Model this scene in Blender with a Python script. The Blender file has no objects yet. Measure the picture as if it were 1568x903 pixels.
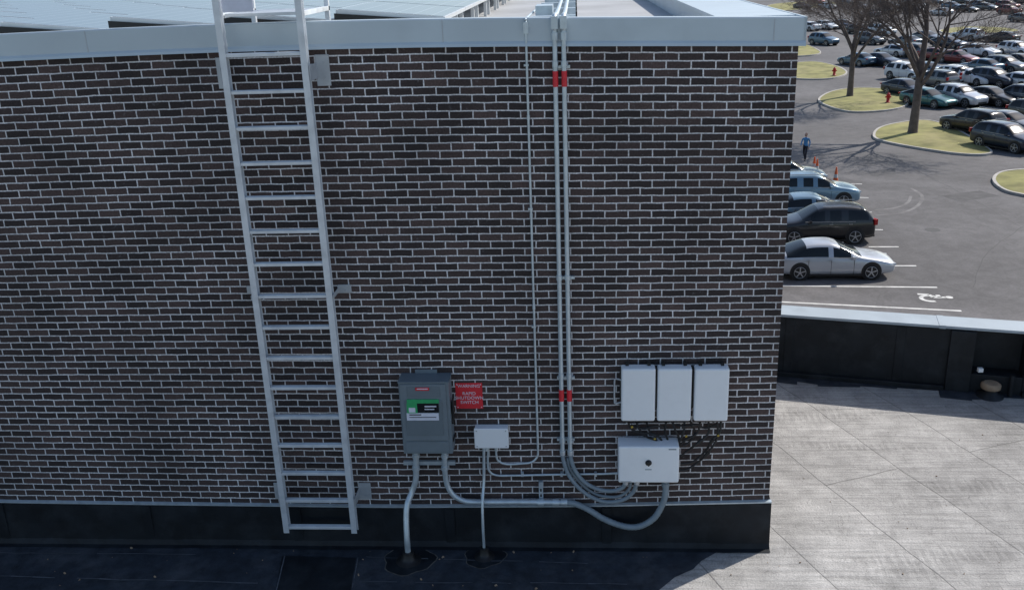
import bpy, math, random
from mathutils import Vector, Matrix, noise
random.seed(7)
scene=bpy.context.scene
scene.view_settings.view_transform='Standard'
scene.view_settings.look='None'
scene.view_settings.exposure=0
COL=scene.collection
# ------------------------------------------------------------------ camera
FPX=1440.0
PITCH=math.radians(19.6); YAW=math.radians(4.33); ROLL=math.radians(2.13)
CAM=Vector((0,-8.03,5.52))
F=Vector((-math.sin(YAW)*math.cos(PITCH),math.cos(YAW)*math.cos(PITCH),-math.sin(PITCH)))
R0=Vector((math.cos(YAW),math.sin(YAW),0)); U0=R0.cross(F)
R=R0*math.cos(ROLL)-U0*math.sin(ROLL); U=U0*math.cos(ROLL)+R0*math.sin(ROLL)
cd=bpy.data.cameras.new("camera"); cam=bpy.data.objects.new("camera",cd); COL.objects.link(cam)
cd.sensor_width=36; cd.lens=36*FPX/1568; cd.clip_end=3000; cd.clip_start=0.1
m=Matrix((R,U,-F)).transposed().to_4x4(); m.translation=CAM; cam.matrix_world=m
scene.camera=cam
LOT=-7.2
def ray(px,py): return F*FPX+R*(px-784)-U*(py-451.5)
def pw(px,py,y=0.0):      # point of a survey measurement on a wall-parallel plane
    d=ray(px,py); return CAM+d*((y-CAM.y)/d.y)
def pg(px,py,z=0.0):      # ... on a horizontal plane
    d=ray(px,py); return CAM+d*((z-CAM.z)/d.z)
def lot(px,py,dz=0.0):
    p=pg(px,py,LOT); p.z+=dz; return p
# ------------------------------------------------------------------ materials
def mat(name,col,rough=0.6,metal=0.0,var=0.12,scale=6.0,bump=0.0,bscale=40,spec=0.5,dirt=None,dirtamt=0.4,dscale=1.5,coat=0):
    m=bpy.data.materials.new(name); m.use_nodes=True; nt=m.node_tree; N=nt.nodes; L=nt.links
    b=N["Principled BSDF"]; b.inputs["Roughness"].default_value=rough; b.inputs["Metallic"].default_value=metal
    b.inputs["Specular IOR Level"].default_value=spec; b.inputs["Coat Weight"].default_value=coat
    tc=N.new("ShaderNodeTexCoord")
    n=N.new("ShaderNodeTexNoise"); n.inputs["Scale"].default_value=scale; n.inputs["Detail"].default_value=6
    L.new(tc.outputs["Object"],n.inputs["Vector"])
    r=N.new("ShaderNodeMapRange"); r.inputs[1].default_value=.3; r.inputs[2].default_value=.7
    r.inputs[3].default_value=1-var; r.inputs[4].default_value=1+var; L.new(n.outputs["Fac"],r.inputs[0])
    mx=N.new("ShaderNodeVectorMath"); mx.operation='SCALE'; mx.inputs[0].default_value=col[:3]; L.new(r.outputs[0],mx.inputs["Scale"])
    out=mx.outputs[0]
    if dirt:
        n2=N.new("ShaderNodeTexNoise"); n2.inputs["Scale"].default_value=dscale; n2.inputs["Detail"].default_value=8; n2.inputs["Roughness"].default_value=.65
        L.new(tc.outputs["Object"],n2.inputs["Vector"])
        r2=N.new("ShaderNodeMapRange"); r2.inputs[1].default_value=.48; r2.inputs[2].default_value=.72; r2.inputs[3].default_value=0; r2.inputs[4].default_value=dirtamt
        L.new(n2.outputs["Fac"],r2.inputs[0])
        mm=N.new("ShaderNodeMix"); mm.data_type='RGBA'; L.new(r2.outputs[0],mm.inputs[0]); L.new(out,mm.inputs[6]); mm.inputs[7].default_value=(*dirt,1)
        out=mm.outputs[2]
    L.new(out,b.inputs["Base Color"])
    if bump:
        n3=N.new("ShaderNodeTexNoise"); n3.inputs["Scale"].default_value=bscale; n3.inputs["Detail"].default_value=5
        L.new(tc.outputs["Object"],n3.inputs["Vector"])
        bp=N.new("ShaderNodeBump"); bp.inputs["Strength"].default_value=bump; bp.inputs["Distance"].default_value=.01
        L.new(n3.outputs["Fac"],bp.inputs["Height"]); L.new(bp.outputs[0],b.inputs["Normal"])
    return m
M={}
M['coping']=mat("painted_coping",(.50,.58,.63),.45,0.15,.07,3,dirt=(.33,.37,.40),dirtamt=.35)
M['copingdull']=mat("weathered_coping",(.34,.40,.45),.6,0.0,.12,3,dirt=(.22,.25,.28),dirtamt=.5)
M['membrane']=mat("black_membrane",(.009,.012,.016),.6,0,.35,4,bump=.4,bscale=9,spec=.3,dirt=(.035,.042,.05),dirtamt=.5,dscale=3.5)
M['floorshade']=mat("painted_roof_shade",(.026,.033,.044),.8,0,.35,7,bump=.6,bscale=30,spec=.3,dirt=(.085,.092,.105),dirtamt=.7,dscale=2.2)  # near-black colour for sheets that paint shadow onto the lower roof
M['alu']=mat("aluminium_ladder",(.66,.70,.74),.42,.25,.08,8,dirt=(.42,.45,.49),dirtamt=.6,dscale=5)
M['galv']=mat("galvanised_conduit",(.54,.62,.67),.38,.45,.12,12)
M['flex']=mat("grey_flex_conduit",(.20,.25,.29),.5,0,.1,12)
M['greybox']=mat("grey_enclosure_paint",(.17,.21,.24),.45,0,.06,5,dirt=(.12,.14,.15),dirtamt=.4,dscale=6)
M['greydark']=mat("grey_enclosure_lid",(.14,.175,.20),.45,0,.06,5)
M['white']=mat("white_enclosure",(.80,.83,.86),.4,0,.03,4,dirt=(.6,.62,.64),dirtamt=.3,dscale=4)
M['black']=mat("black_rubber",(.012,.012,.013),.5,0,.2,10)
M['red']=mat("red_label",(.66,.025,.04),.45,0,.1,20)
M['green']=mat("green_label",(.03,.36,.13),.45,0,.1,20)
M['labelwhite']=mat("white_label",(.66,.68,.78),.5,0,.05,20)
M['screen']=mat("dark_screen",(.01,.011,.014),.12,0,.1,20)
M['yellow']=mat("yellow_connector",(.5,.33,.04),.5,0,.1,20)
M['plate']=mat("bracket_plate",(.46,.49,.52),.5,.3,.1,9)
M['kerb']=mat("kerb_concrete",(.42,.40,.37),.85,0,.15,2)
M['grass']=mat("dry_grass",(.23,.22,.08),.95,0,.35,.8,bump=.8,bscale=3,dirt=(.34,.29,.15),dirtamt=.8,dscale=.25)
M['field']=mat("ground_soil_grass",(.15,.14,.07),.95,0,.3,.1,dirt=(.22,.19,.11),dirtamt=.7,dscale=.02)
M['bark']=mat("tree_bark",(.125,.10,.09),.9,0,.3,3,bump=.8,bscale=14)
M['paint']=mat("white_road_paint",(.62,.62,.60),.7,0,.15,3,dirt=(.2,.2,.2),dirtamt=.6,dscale=1.8)
M['roof']=mat("roof_membrane_light",(.42,.43,.44),.8,0,.12,.8,dirt=(.22,.22,.22),dirtamt=.5,dscale=.6)
M['frame']=mat("panel_frame",(.68,.71,.73),.4,.3,.05,5)
M['orange']=mat("cone_orange",(.75,.13,.03),.5)
M['hyd']=mat("hydrant_red",(.45,.02,.02),.45)
M['stone']=mat("vent_cap",(.30,.22,.15),.8,0,.2,10)
M['sidewall']=mat("lower_wall_render",(.25,.23,.21),.85,0,.1,1)

def pv():
    m=bpy.data.materials.new("solar_cells"); m.use_nodes=True; nt=m.node_tree; N=nt.nodes; L=nt.links
    b=N["Principled BSDF"]; b.inputs["Roughness"].default_value=.28; b.inputs["Coat Weight"].default_value=1; b.inputs["Coat Roughness"].default_value=.22
    tc=N.new("ShaderNodeTexCoord"); br=N.new("ShaderNodeTexBrick"); br.offset=0
    br.inputs["Scale"].default_value=1; br.inputs["Brick Width"].default_value=.163; br.inputs["Row Height"].default_value=.163; br.inputs["Mortar Size"].default_value=.004
    br.inputs["Color1"].default_value=(.10,.125,.16,1); br.inputs["Color2"].default_value=(.11,.135,.17,1); br.inputs["Mortar"].default_value=(.4,.43,.46,1)
    L.new(tc.outputs["Object"],br.inputs["Vector"]); L.new(br.outputs["Color"],b.inputs["Base Color"]); return m
M['pv']=pv()

def brickmat():
    m=bpy.data.materials.new("dark_brown_brick"); m.use_nodes=True; nt=m.node_tree; N=nt.nodes; L=nt.links
    b=N["Principled BSDF"]; b.inputs["Roughness"].default_value=.85
    uv=N.new("ShaderNodeUVMap"); uv.uv_map="UVMap"
    br=N.new("ShaderNodeTexBrick"); br.offset=.5; br.inputs["Scale"].default_value=1
    br.inputs["Brick Width"].default_value=.2032; br.inputs["Row Height"].default_value=.0677
    br.inputs["Mortar Size"].default_value=.0066; br.inputs["Mortar Smooth"].default_value=.3; br.inputs["Bias"].default_value=-.25
    br.inputs["Color1"].default_value=(.034,.025,.025,1); br.inputs["Color2"].default_value=(.105,.070,.064,1); br.inputs["Mortar"].default_value=(.64,.63,.64,1)
    dn=N.new("ShaderNodeTexNoise"); dn.inputs["Scale"].default_value=9; dn.inputs["Detail"].default_value=3
    L.new(uv.outputs[0],dn.inputs["Vector"])
    s=N.new("ShaderNodeVectorMath"); s.operation='SUBTRACT'; L.new(dn.outputs["Color"],s.inputs[0]); s.inputs[1].default_value=(.5,.5,.5)
    sc=N.new("ShaderNodeVectorMath"); sc.operation='SCALE'; sc.inputs["Scale"].default_value=.012; L.new(s.outputs[0],sc.inputs[0])
    ad=N.new("ShaderNodeVectorMath"); L.new(uv.outputs[0],ad.inputs[0]); L.new(sc.outputs[0],ad.inputs[1])
    L.new(ad.outputs[0],br.inputs["Vector"])
    n=N.new("ShaderNodeTexNoise"); n.inputs["Scale"].default_value=1.3; n.inputs["Detail"].default_value=7; L.new(uv.outputs[0],n.inputs["Vector"])
    r=N.new("ShaderNodeMapRange"); r.inputs[1].default_value=.3; r.inputs[2].default_value=.7; r.inputs[3].default_value=.72; r.inputs[4].default_value=1.24
    L.new(n.outputs["Fac"],r.inputs[0])
    n2=N.new("ShaderNodeTexNoise"); n2.inputs["Scale"].default_value=60; n2.inputs["Detail"].default_value=4; L.new(uv.outputs[0],n2.inputs["Vector"])
    r2=N.new("ShaderNodeMapRange"); r2.inputs[1].default_value=.3; r2.inputs[2].default_value=.7; r2.inputs[3].default_value=.65; r2.inputs[4].default_value=1.3
    L.new(n2.outputs["Fac"],r2.inputs[0])
    mu=N.new("ShaderNodeMath"); mu.operation='MULTIPLY'; L.new(r.outputs[0],mu.inputs[0]); L.new(r2.outputs[0],mu.inputs[1])
    vs=N.new("ShaderNodeVectorMath"); vs.operation='SCALE'; L.new(br.outputs["Color"],vs.inputs[0]); L.new(mu.outputs[0],vs.inputs["Scale"])
    # mortar smears / efflorescence
    n3=N.new("ShaderNodeTexNoise"); n3.inputs["Scale"].default_value=22; n3.inputs["Detail"].default_value=6; n3.inputs["Roughness"].default_value=.7; L.new(uv.outputs[0],n3.inputs["Vector"])
    r3=N.new("ShaderNodeMapRange"); r3.inputs[1].default_value=.60; r3.inputs[2].default_value=.80; r3.inputs[3].default_value=0; r3.inputs[4].default_value=.5; L.new(n3.outputs["Fac"],r3.inputs[0])
    mm=N.new("ShaderNodeMix"); mm.data_type='RGBA'; L.new(r3.outputs[0],mm.inputs[0]); L.new(vs.outputs[0],mm.inputs[6]); mm.inputs[7].default_value=(.33,.32,.33,1)
    L.new(mm.outputs[2],b.inputs["Base Color"])
    inv=N.new("ShaderNodeMath"); inv.operation='SUBTRACT'; inv.inputs[0].default_value=1; L.new(br.outputs["Fac"],inv.inputs[1])
    bp=N.new("ShaderNodeBump"); bp.inputs["Strength"].default_value=.5; bp.inputs["Distance"].default_value=.005
    L.new(inv.outputs[0],bp.inputs["Height"]); L.new(bp.outputs[0],b.inputs["Normal"])
    return m
M['brick']=brickmat()

def floormat():
    m=bpy.data.materials.new("granulated_cap_sheet"); m.use_nodes=True; nt=m.node_tree; N=nt.nodes; L=nt.links
    b=N["Principled BSDF"]; b.inputs["Roughness"].default_value=.9
    tc=N.new("ShaderNodeTexCoord")
    def noise_(scale,det,vec=None,rough=.6,dist=0):
        n=N.new("ShaderNodeTexNoise"); n.inputs["Scale"].default_value=scale; n.inputs["Detail"].default_value=det; n.inputs["Roughness"].default_value=rough; n.inputs["Distortion"].default_value=dist
        L.new(vec or tc.outputs["Object"],n.inputs["Vector"]); return n.outputs["Fac"]
    def rng(x,a,b_,c,d):
        r=N.new("ShaderNodeMapRange"); r.inputs[1].default_value=a; r.inputs[2].default_value=b_; r.inputs[3].default_value=c; r.inputs[4].default_value=d; L.new(x,r.inputs[0]); return r.outputs[0]
    def mul(x,y,op='MULTIPLY'):
        r=N.new("ShaderNodeMath"); r.operation=op; L.new(x,r.inputs[0])
        if isinstance(y,float): r.inputs[1].default_value=y
        else: L.new(y,r.inputs[1])
        return r.outputs[0]
    def mapn(sc,rot):
        mp=N.new("ShaderNodeMapping"); mp.inputs["Scale"].default_value=sc; mp.inputs["Rotation"].default_value=(0,0,rot); L.new(tc.outputs["Object"],mp.inputs["Vector"]); return mp.outputs[0]
    streak=rng(noise_(2.2,5,mapn((.6,10,1),.10)),.4,.65,1.06,.76)
    big=rng(noise_(.6,8,dist=.6),.35,.65,.72,1.16)
    mid=rng(noise_(4,6),.35,.7,1.14,.80)
    fine=rng(noise_(55,3),.3,.7,.80,1.18)
    wv=N.new("ShaderNodeTexWave"); wv.bands_direction='X'; wv.inputs["Scale"].default_value=3.6; wv.inputs["Distortion"].default_value=6; wv.inputs["Detail"].default_value=3; wv.inputs["Detail Scale"].default_value=2.2
    L.new(mapn((1,.35,1),.05),wv.inputs["Vector"])
    patch=rng(noise_(1.0,4,mapn((.4,2.8,1),.1)),.52,.62,0,1)
    ribs=mul(mul(rng(wv.outputs["Fac"],.35,.65,0,1),patch),-.16); 
    ribs=mul(ribs,1.0,'ADD')
    scratch=rng(noise_(1.8,2,mapn((3.2,.8,1),-.5),.4,3.5),.493,.507,0,1)
    tri=mul(scratch,mul(mul(scratch,-1.0),1.0,'ADD'))
    lines=mul(mul(tri,-1.2),1.0,'ADD')
    br=N.new("ShaderNodeTexBrick"); br.inputs["Scale"].default_value=1; br.inputs["Brick Width"].default_value=40; br.inputs["Row Height"].default_value=.98; br.inputs["Mortar Size"].default_value=.010; br.inputs["Mortar Smooth"].default_value=.6
    br.inputs["Color1"].default_value=(1,1,1,1); br.inputs["Color2"].default_value=(.90,.90,.90,1); br.inputs["Mortar"].default_value=(.55,.55,.55,1)
    dn=N.new("ShaderNodeTexNoise"); dn.inputs["Scale"].default_value=1.2; L.new(tc.outputs["Object"],dn.inputs["Vector"])
    sc=N.new("ShaderNodeVectorMath"); sc.operation='SCALE'; sc.inputs["Scale"].default_value=.10; L.new(dn.outputs["Color"],sc.inputs[0])
    ad=N.new("ShaderNodeVectorMath"); L.new(mapn((1,1,1),math.radians(68)),ad.inputs[0]); L.new(sc.outputs[0],ad.inputs[1])
    L.new(ad.outputs[0],br.inputs["Vector"])
    sep=N.new("ShaderNodeSeparateColor"); L.new(br.outputs["Color"],sep.inputs[0])
    f=mul(mul(mul(streak,big),mul(mid,fine)),mul(sep.outputs[0],mul(ribs,lines)))
    vs=N.new("ShaderNodeVectorMath"); vs.operation='SCALE'; vs.inputs[0].default_value=(.425,.415,.400); L.new(f,vs.inputs["Scale"])
    L.new(vs.outputs[0],b.inputs["Base Color"])
    bp=N.new("ShaderNodeBump"); bp.inputs["Strength"].default_value=.5; bp.inputs["Distance"].default_value=.02; L.new(f,bp.inputs["Height"]); L.new(bp.outputs[0],b.inputs["Normal"])
    return m
M['floor']=floormat()

def asphalt():
    m=bpy.data.materials.new("asphalt"); m.use_nodes=True; nt=m.node_tree; N=nt.nodes; L=nt.links
    b=N["Principled BSDF"]; b.inputs["Roughness"].default_value=.88
    tc=N.new("ShaderNodeTexCoord")
    def rn(scale,det,a,b_,c,d,dist=0):
        n=N.new("ShaderNodeTexNoise"); n.inputs["Scale"].default_value=scale; n.inputs["Detail"].default_value=det; n.inputs["Distortion"].default_value=dist
        L.new(tc.outputs["Object"],n.inputs["Vector"])
        r=N.new("ShaderNodeMapRange"); r.inputs[1].default_value=a; r.inputs[2].default_value=b_; r.inputs[3].default_value=c; r.inputs[4].default_value=d; L.new(n.outputs["Fac"],r.inputs[0]); return r.outputs[0]
    def mul(x,y):
        r=N.new("ShaderNodeMath"); r.operation='MULTIPLY'; L.new(x,r.inputs[0]); L.new(y,r.inputs[1]); return r.outputs[0]
    f=mul(mul(rn(.12,8,.35,.65,.78,1.18,1),rn(1.5,6,.3,.7,.88,1.12)),rn(.5,10,.46,.5,.9,1.0,3))
    f=mul(f,rn(12,2,.3,.7,.9,1.1))
    vs=N.new("ShaderNodeVectorMath"); vs.operation='SCALE'; vs.inputs[0].default_value=(.122,.118,.121); L.new(f,vs.inputs["Scale"]); L.new(vs.outputs[0],b.inputs["Base Color"])
    return m
M['asphalt']=asphalt()
# ------------------------------------------------------------------ mesh builder
class MB:
    def __init__(s): s.v=[]; s.f=[]; s.m=[]; s.sm=[]
    def add(s,vs,fs,mi=0,sm=False):
        o=len(s.v); s.v+= [tuple(v) for v in vs]
        for f in fs: s.f.append(tuple(i+o for i in f)); s.m.append(mi); s.sm.append(sm)
    def box(s,c,d,mi=0,rot=None,taper=1.0):
        c=Vector(c); vs=[]
        for z in (-.5,.5):
            k=taper if z>0 else 1
            for x,y in ((-.5,-.5),(.5,-.5),(.5,.5),(-.5,.5)):
                p=Vector((x*d[0]*k,y*d[1]*k,z*d[2]))
                if rot: p=rot@p
                vs.append(c+p)
        s.add(vs,[(3,2,1,0),(4,5,6,7),(0,1,5,4),(1,2,6,5),(2,3,7,6),(3,0,4,7)],mi)
    def box2(s,a,b,mi=0):
        s.box(((a[0]+b[0])/2,(a[1]+b[1])/2,(a[2]+b[2])/2),(abs(a[0]-b[0]),abs(a[1]-b[1]),abs(a[2]-b[2])),mi)
    def tube(s,pts,rad,n=10,mi=0,cap=True,ribs=False):
        pts=[Vector(p) for p in pts]
        if not isinstance(rad,(list,tuple)): rad=[rad]*len(pts)
        t0=(pts[1]-pts[0]).normalized()
        a=Vector((0,0,1)) if abs(t0.z)<.9 else Vector((0,1,0))
        nn=(a-t0*a.dot(t0)).normalized(); vs=[];
        for i,p in enumerate(pts):
            if i==0: t=t0
            elif i==len(pts)-1: t=(pts[i]-pts[i-1]).normalized()
            else:
                t=(pts[i+1]-pts[i-1]); t=t.normalized() if t.length>1e-9 else t0
            nn=(nn-t*nn.dot(t)); nn=nn.normalized() if nn.length>1e-6 else Vector((1,0,0)); bb=t.cross(nn)
            for k in range(n):
                an=2*math.pi*k/n; vs.append(p+(nn*math.cos(an)+bb*math.sin(an))*rad[i])
        fs=[]
        for i in range(len(pts)-1):
            for k in range(n):
                k2=(k+1)%n; fs.append((i*n+k,i*n+k2,(i+1)*n+k2,(i+1)*n+k))
        s.add(vs,fs,mi,True)
        if cap:
            s.add(vs[:n],[tuple(range(n-1,-1,-1))],mi); s.add(vs[-n:],[tuple(range(n))],mi)
    def poly(s,pts,mi=0): s.add(pts,[tuple(range(len(pts)))],mi)
    def obj(s,name,mats,parent=None,bevel=0,seg=2):
        me=bpy.data.meshes.new(name); me.from_pydata(s.v,[],s.f)
        for mm in mats: me.materials.append(mm)
        for i,p in enumerate(me.polygons): p.material_index=s.m[i]; p.use_smooth=s.sm[i]
        me.update(); o=bpy.data.objects.new(name,me); COL.objects.link(o)
        if parent: o.parent=parent
        if bevel:
            b=o.modifiers.new("bevel",'BEVEL'); b.width=bevel; b.segments=seg; b.limit_method='ANGLE'; b.angle_limit=math.radians(50)
        return o
def empty(name,loc=(0,0,0)):
    e=bpy.data.objects.new(name,None); e.empty_display_size=.3; COL.objects.link(e); e.location=loc; return e
def cat(pts,n=8):
    P=[Vector(p) for p in pts]; P=[P[0]*2-P[1]]+P+[P[-1]*2-P[-2]]; out=[]
    for i in range(1,len(P)-2):
        for k in range(n):
            t=k/n; a,b,c,d=P[i-1:i+3]
            out.append(.5*((2*b)+(c-a)*t+(2*a-5*b+4*c-d)*t*t+(3*b-a-3*c+d)*t**3))
    out.append(P[-2]); return out
def interp(tab,x):
    if x<=tab[0][0]: return tab[0][1]
    for (a,b),(c,d) in zip(tab,tab[1:]):
        if x<=c: return b+(d-b)*(x-a)/(c-a)
    return tab[-1][1]
# ------------------------------------------------------------------ brick building
B=empty("brick_building")
topc=[(-60,95),(0,92),(170,84),(340,77.5),(500,73),(650,70),(800,68.5),(1000,68),(1224,68)]
botc=[(-60,764),(0,766),(300,770),(600,773.5),(900,772),(1178,766)]
zt=[(pw(*p).x,pw(*p).z) for p in topc]; zb=[(pw(*p).x,pw(*p).z) for p in botc]
XC=pw(1198,450).x
XL=-22.0; YB=42.0
me=bpy.data.meshes.new("brick_wall"); vs=[];fs=[];uvs=[]
nx=90
xs=[XL+(XC-XL)*i/nx for i in range(nx+1)]
H=4.38; nz=6
for x in xs:
    a=interp(zb,x); b_=interp(zt,x)
    for j in range(nz+1): vs.append((x,0,a+(b_-a)*j/nz)); uvs.append((x+40,j/nz*.0677*65))
for i in range(nx):
    for j in range(nz):
        a=i*(nz+1)+j; fs.append((a,a+nz+1,a+nz+2,a+1))
zt1=interp(zt,XC); zb1=interp(zb,XC); o=len(vs)
for (y,z,u,v) in ((0,zb1,0,0),(YB,zb1,YB,0),(YB,zt1,YB,.0677*65),(0,zt1,0,.0677*65)): vs.append((XC,y,z)); uvs.append((XC+40+u,v))
fs.append((o,o+1,o+2,o+3))
o=len(vs)
for (y,z,u,v) in ((0,LOT,0,0),(YB,LOT,YB,0),(YB,zb1,YB,0),(0,zb1,0,0)): vs.append((XC-.001,y,z)); uvs.append((XC+40+u,z))
fs.append((o,o+1,o+2,o+3))
o=len(vs)
for (x,z) in ((XC,LOT),(XL,LOT),(XL,5),(XC,5)): vs.append((x,YB,z)); uvs.append((x,z))
fs.append((o,o+1,o+2,o+3)); o=len(vs)
for (y,z) in ((YB,LOT),(0,LOT),(0,5),(YB,5)): vs.append((XL,y,z)); uvs.append((y,z))
fs.append((o,o+1,o+2,o+3))
me.from_pydata(vs,[],fs); uvl=me.uv_layers.new(name="UVMap")
for l in me.loops: uvl.data[l.index].uv=uvs[l.vertex_index]
me.materials.append(M['brick']); w=bpy.data.objects.new("brick_wall",me); COL.objects.link(w); w.parent=B
FH=.215; CW=.30
mb=MB(); prof_pts=[]
nx2=60
for i in range(nx2+1):
    x=XL+(XC+.05-XL)*i/nx2; t=interp(zt,min(x,XC))
    prof_pts.append([(x,.0,t-.012),(x,-.045,t-.012),(x,-.04,t+.01),(x,-.028,t+.03),(x,-.028,t+FH-.01),(x,-.02,t+FH),(x,CW,t+FH-.012),(x,CW,t+FH-.25)])
vsx=[p for r in prof_pts for p in r]; n=8; fsx=[]
for i in range(nx2):
    for j in range(n-1): fsx.append((i*n+j,(i+1)*n+j,(i+1)*n+j+1,i*n+j+1))
mb.add(vsx,fsx,0)
ZC=zt1+FH
mb.box2((XC+.05,-.028,zt1-.012),(XC+.028,YB,ZC+.002))
mb.box2((XC+.028,CW,ZC-.03),(XC-.62,YB,ZC-.002))
mb.box2((XC-.58,CW,ZC-.4),(XC-.54,YB,ZC-.03))
mb.box2((XL,YB,ZC-.4),(XC+.05,YB+.04,ZC))
for x in (-7.2,-4.15,-1.1,1.6):
    t=interp(zt,x); mb.box2((x-.003,-.031,t),(x+.003,-.027,t+FH-.01),1)
mb.obj("roof_coping",[M['coping'],M['plate']],B)
RZ=ZC-.22
mb=MB(); mb.poly([(XL,CW,RZ),(XC-.54,CW,RZ),(XC-.54,YB,RZ),(XL,YB,RZ)]); mb.obj("upper_roof",[M['roof']],B)
mb=MB(); row=[]
for i in range(161):
    x=XL+(XC+.02-XL)*i/160; a=interp(zb,min(x,XC)); j=.004*math.sin(x*3.1)+.003*math.sin(x*7.7)+.003*math.sin(x*17)
    row.append([(x,.0,a),(x,-.03,a-.002),(x,-.035+j,a*.5),(x,-.045+j,.06),(x,-.07,.012),(x,-.12+j,.007)])
vsx=[p for r in row for p in r]; n=6; fsx=[]
for i in range(160):
    for j in range(n-1): fsx.append((i*n+j+1,(i+1)*n+j+1,(i+1)*n+j,i*n+j)[::-1])
mb.add(vsx,fsx,0)
mb.box2((XC+.001,-.03,0),(XC+.02,8,zb1),0)
x=XL+.5
while x<XC-.3:
    mb.box2((x,-.048,.02),(x+.09,-.03,interp(zb,x)-.015),0); x+=1.55
mb.obj("base_membrane",[M['membrane']],B)
mb=MB()
for i in range(60):
    x0=XL+(XC+.02-XL)*i/60; x1=XL+(XC+.02-XL)*(i+1)/60; a=interp(zb,min(x0,XC)); b_=interp(zb,min(x1,XC))
    y0,y1=-.034,0
    V=[(x0,y0,a-.006),(x1,y0,b_-.006),(x1,y1,b_-.006),(x0,y1,a-.006),(x0,y0,a+.006),(x1,y0,b_+.006),(x1,y1,b_+.014),(x0,y1,a+.014)]
    mb.add(V,[(0,1,5,4),(4,5,6,7),(3,2,1,0)],0)
mb.obj("termination_bar",[M['galv']],B)
# lower roof
P1=pg(1190,573); P2=pg(1568,606); dirp=(P2-P1).normalized()
PA=P1-dirp*((P1.x-XC)/dirp.x); PA.z=0
PB=PA+dirp*16
ztop=pw(1200,480,P1.y).z
nrm=Vector((-dirp.y,dirp.x,0))
mb=MB(); mb.poly([(XL,-25,0),(PB.x,-25,0),(PB.x,PB.y,0),(PA.x,PA.y,0),(XC-.3,PA.y,0),(XC-.3,.05,0),(XL,.05,0)])
mb.obj("lower_roof",[M['floor']],B)
mb=MB(); mb.box2((XL,-25,LOT),(PB.x,-24.99,-.01)); mb.box2((PB.x,-25,LOT),(PB.x+.01,PB.y,-.01)); mb.box2((XL-.01,-25,LOT),(XL,0,-.01))
mb.obj("lower_walls",[M['sidewall']],B)
mb=MB()
def obox(mb,a,b,w0,w1,z0,z1,mi=0):
    V=[]
    for z in (z0,z1):
        for (p,w_) in ((a,w0),(b,w0),(b,w1),(a,w1)):
            q=p+nrm*w_; V.append((q.x,q.y,z))
    mb.add(V,[(3,2,1,0),(4,5,6,7),(0,1,5,4),(1,2,6,5),(2,3,7,6),(3,0,4,7)],mi)
Lp=16
def along(t): return PA+dirp*t
def pxt(px,py): return (pg(px,py)-PA).dot(dirp)
s1=pxt(1480,590); s2=pxt(1560,600)
obox(mb,along(0),along(s1),0,.40,LOT,ztop-.05)
obox(mb,along(s1),along(s2),.26,.40,LOT,ztop-.05)
obox(mb,along(s1),along(s2),.0,.259,LOT,.25)
obox(mb,along(s2),along(Lp),0,.40,LOT,ztop-.05)
t=1.0
while t<Lp:
    if not(s1-.5<t<s2+.1): obox(mb,along(t),along(t+.12),-.008,.01,0.0,ztop-.07)
    t+=1.4
obox(mb,along(s1-.30),along(s1-.002),-.05,0.001,0,ztop-.052)
obox(mb,along(0),along(s1-.31),-.07,-.001,0,.07)
obox(mb,along(s2),along(Lp),-.07,-.001,0,.07)
mb.obj("parapet",[M['membrane']],B,bevel=.012)
mb=MB(); obox(mb,along(0),along(Lp),-.03,.34,ztop-.035,ztop)
for k in range(1,6): obox(mb,along(k*2.9),along(k*2.9+.08),-.034,.344,ztop-.04,ztop+.004)
mb.obj("parapet_coping",[M['copingdull']],B)
mb=MB()
p=pw(1500,565,along(s1+.2).y); mb.box((p.x,p.y-.02,p.z),(.06,.05,.05),0)
p=along(s2-.15); mb.tube([(p.x,p.y-.06,.0),(p.x,p.y-.06,.3)],.03,10,1)
mb.obj("scupper_fitting",[M['white'],M['membrane']],B)
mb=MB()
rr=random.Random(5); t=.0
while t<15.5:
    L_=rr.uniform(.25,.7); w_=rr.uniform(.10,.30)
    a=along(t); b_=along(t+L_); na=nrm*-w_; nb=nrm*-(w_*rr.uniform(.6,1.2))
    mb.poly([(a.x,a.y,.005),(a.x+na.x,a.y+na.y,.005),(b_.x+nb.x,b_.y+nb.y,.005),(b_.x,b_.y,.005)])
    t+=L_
mb.obj("painted_parapet_shadow",[M['floorshade']],B)  # jagged dark strips painting the parapet's shadow along its foot
# dark sheet in front of wall, painting the building's shadow onto the floor
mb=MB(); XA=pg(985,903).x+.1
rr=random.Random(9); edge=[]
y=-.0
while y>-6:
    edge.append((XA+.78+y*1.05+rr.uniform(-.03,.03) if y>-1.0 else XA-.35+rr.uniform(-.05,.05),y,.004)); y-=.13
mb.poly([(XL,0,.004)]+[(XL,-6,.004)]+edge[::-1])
mb.obj("painted_roof_shade",[M['floorshade']],B)
mb=MB()
def sheet(pxs,z,mi=0): mb.poly([tuple(pg(*p,z)) for p in pxs],mi)
sheet([(432,850),(545,853),(528,960),(412,960)],.008)
mb.obj("roof_patch",[M['membrane']],B)
mb=MB()
def seam(a,b_,w_=.012,z=.009):
    A=pg(*a,z);Bq=pg(*b_,z); d=(Bq-A).normalized(); nn=Vector((-d.y,d.x,0))*w_/2
    N_=14; P=[A.lerp(Bq,i/N_)+Vector((0,random.uniform(-.008,.008),0)) for i in range(N_+1)]
    for p,q in zip(P,P[1:]):
        if random.random()<.85: mb.poly([p-nn,q-nn*random.uniform(.4,1),q+nn*random.uniform(.4,1),p+nn])
seam((436,850),(412,950)); seam((548,853),(530,950)); seam((-50,880),(430,893),.018); seam((560,852),(900,862),.012); seam((550,890),(960,893),.012); seam((-50,845),(300,848),.010)
mb.obj("roof_seams",[mat("seam_dust",(.085,.095,.11),.9,0,.4,6)],B)
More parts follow.
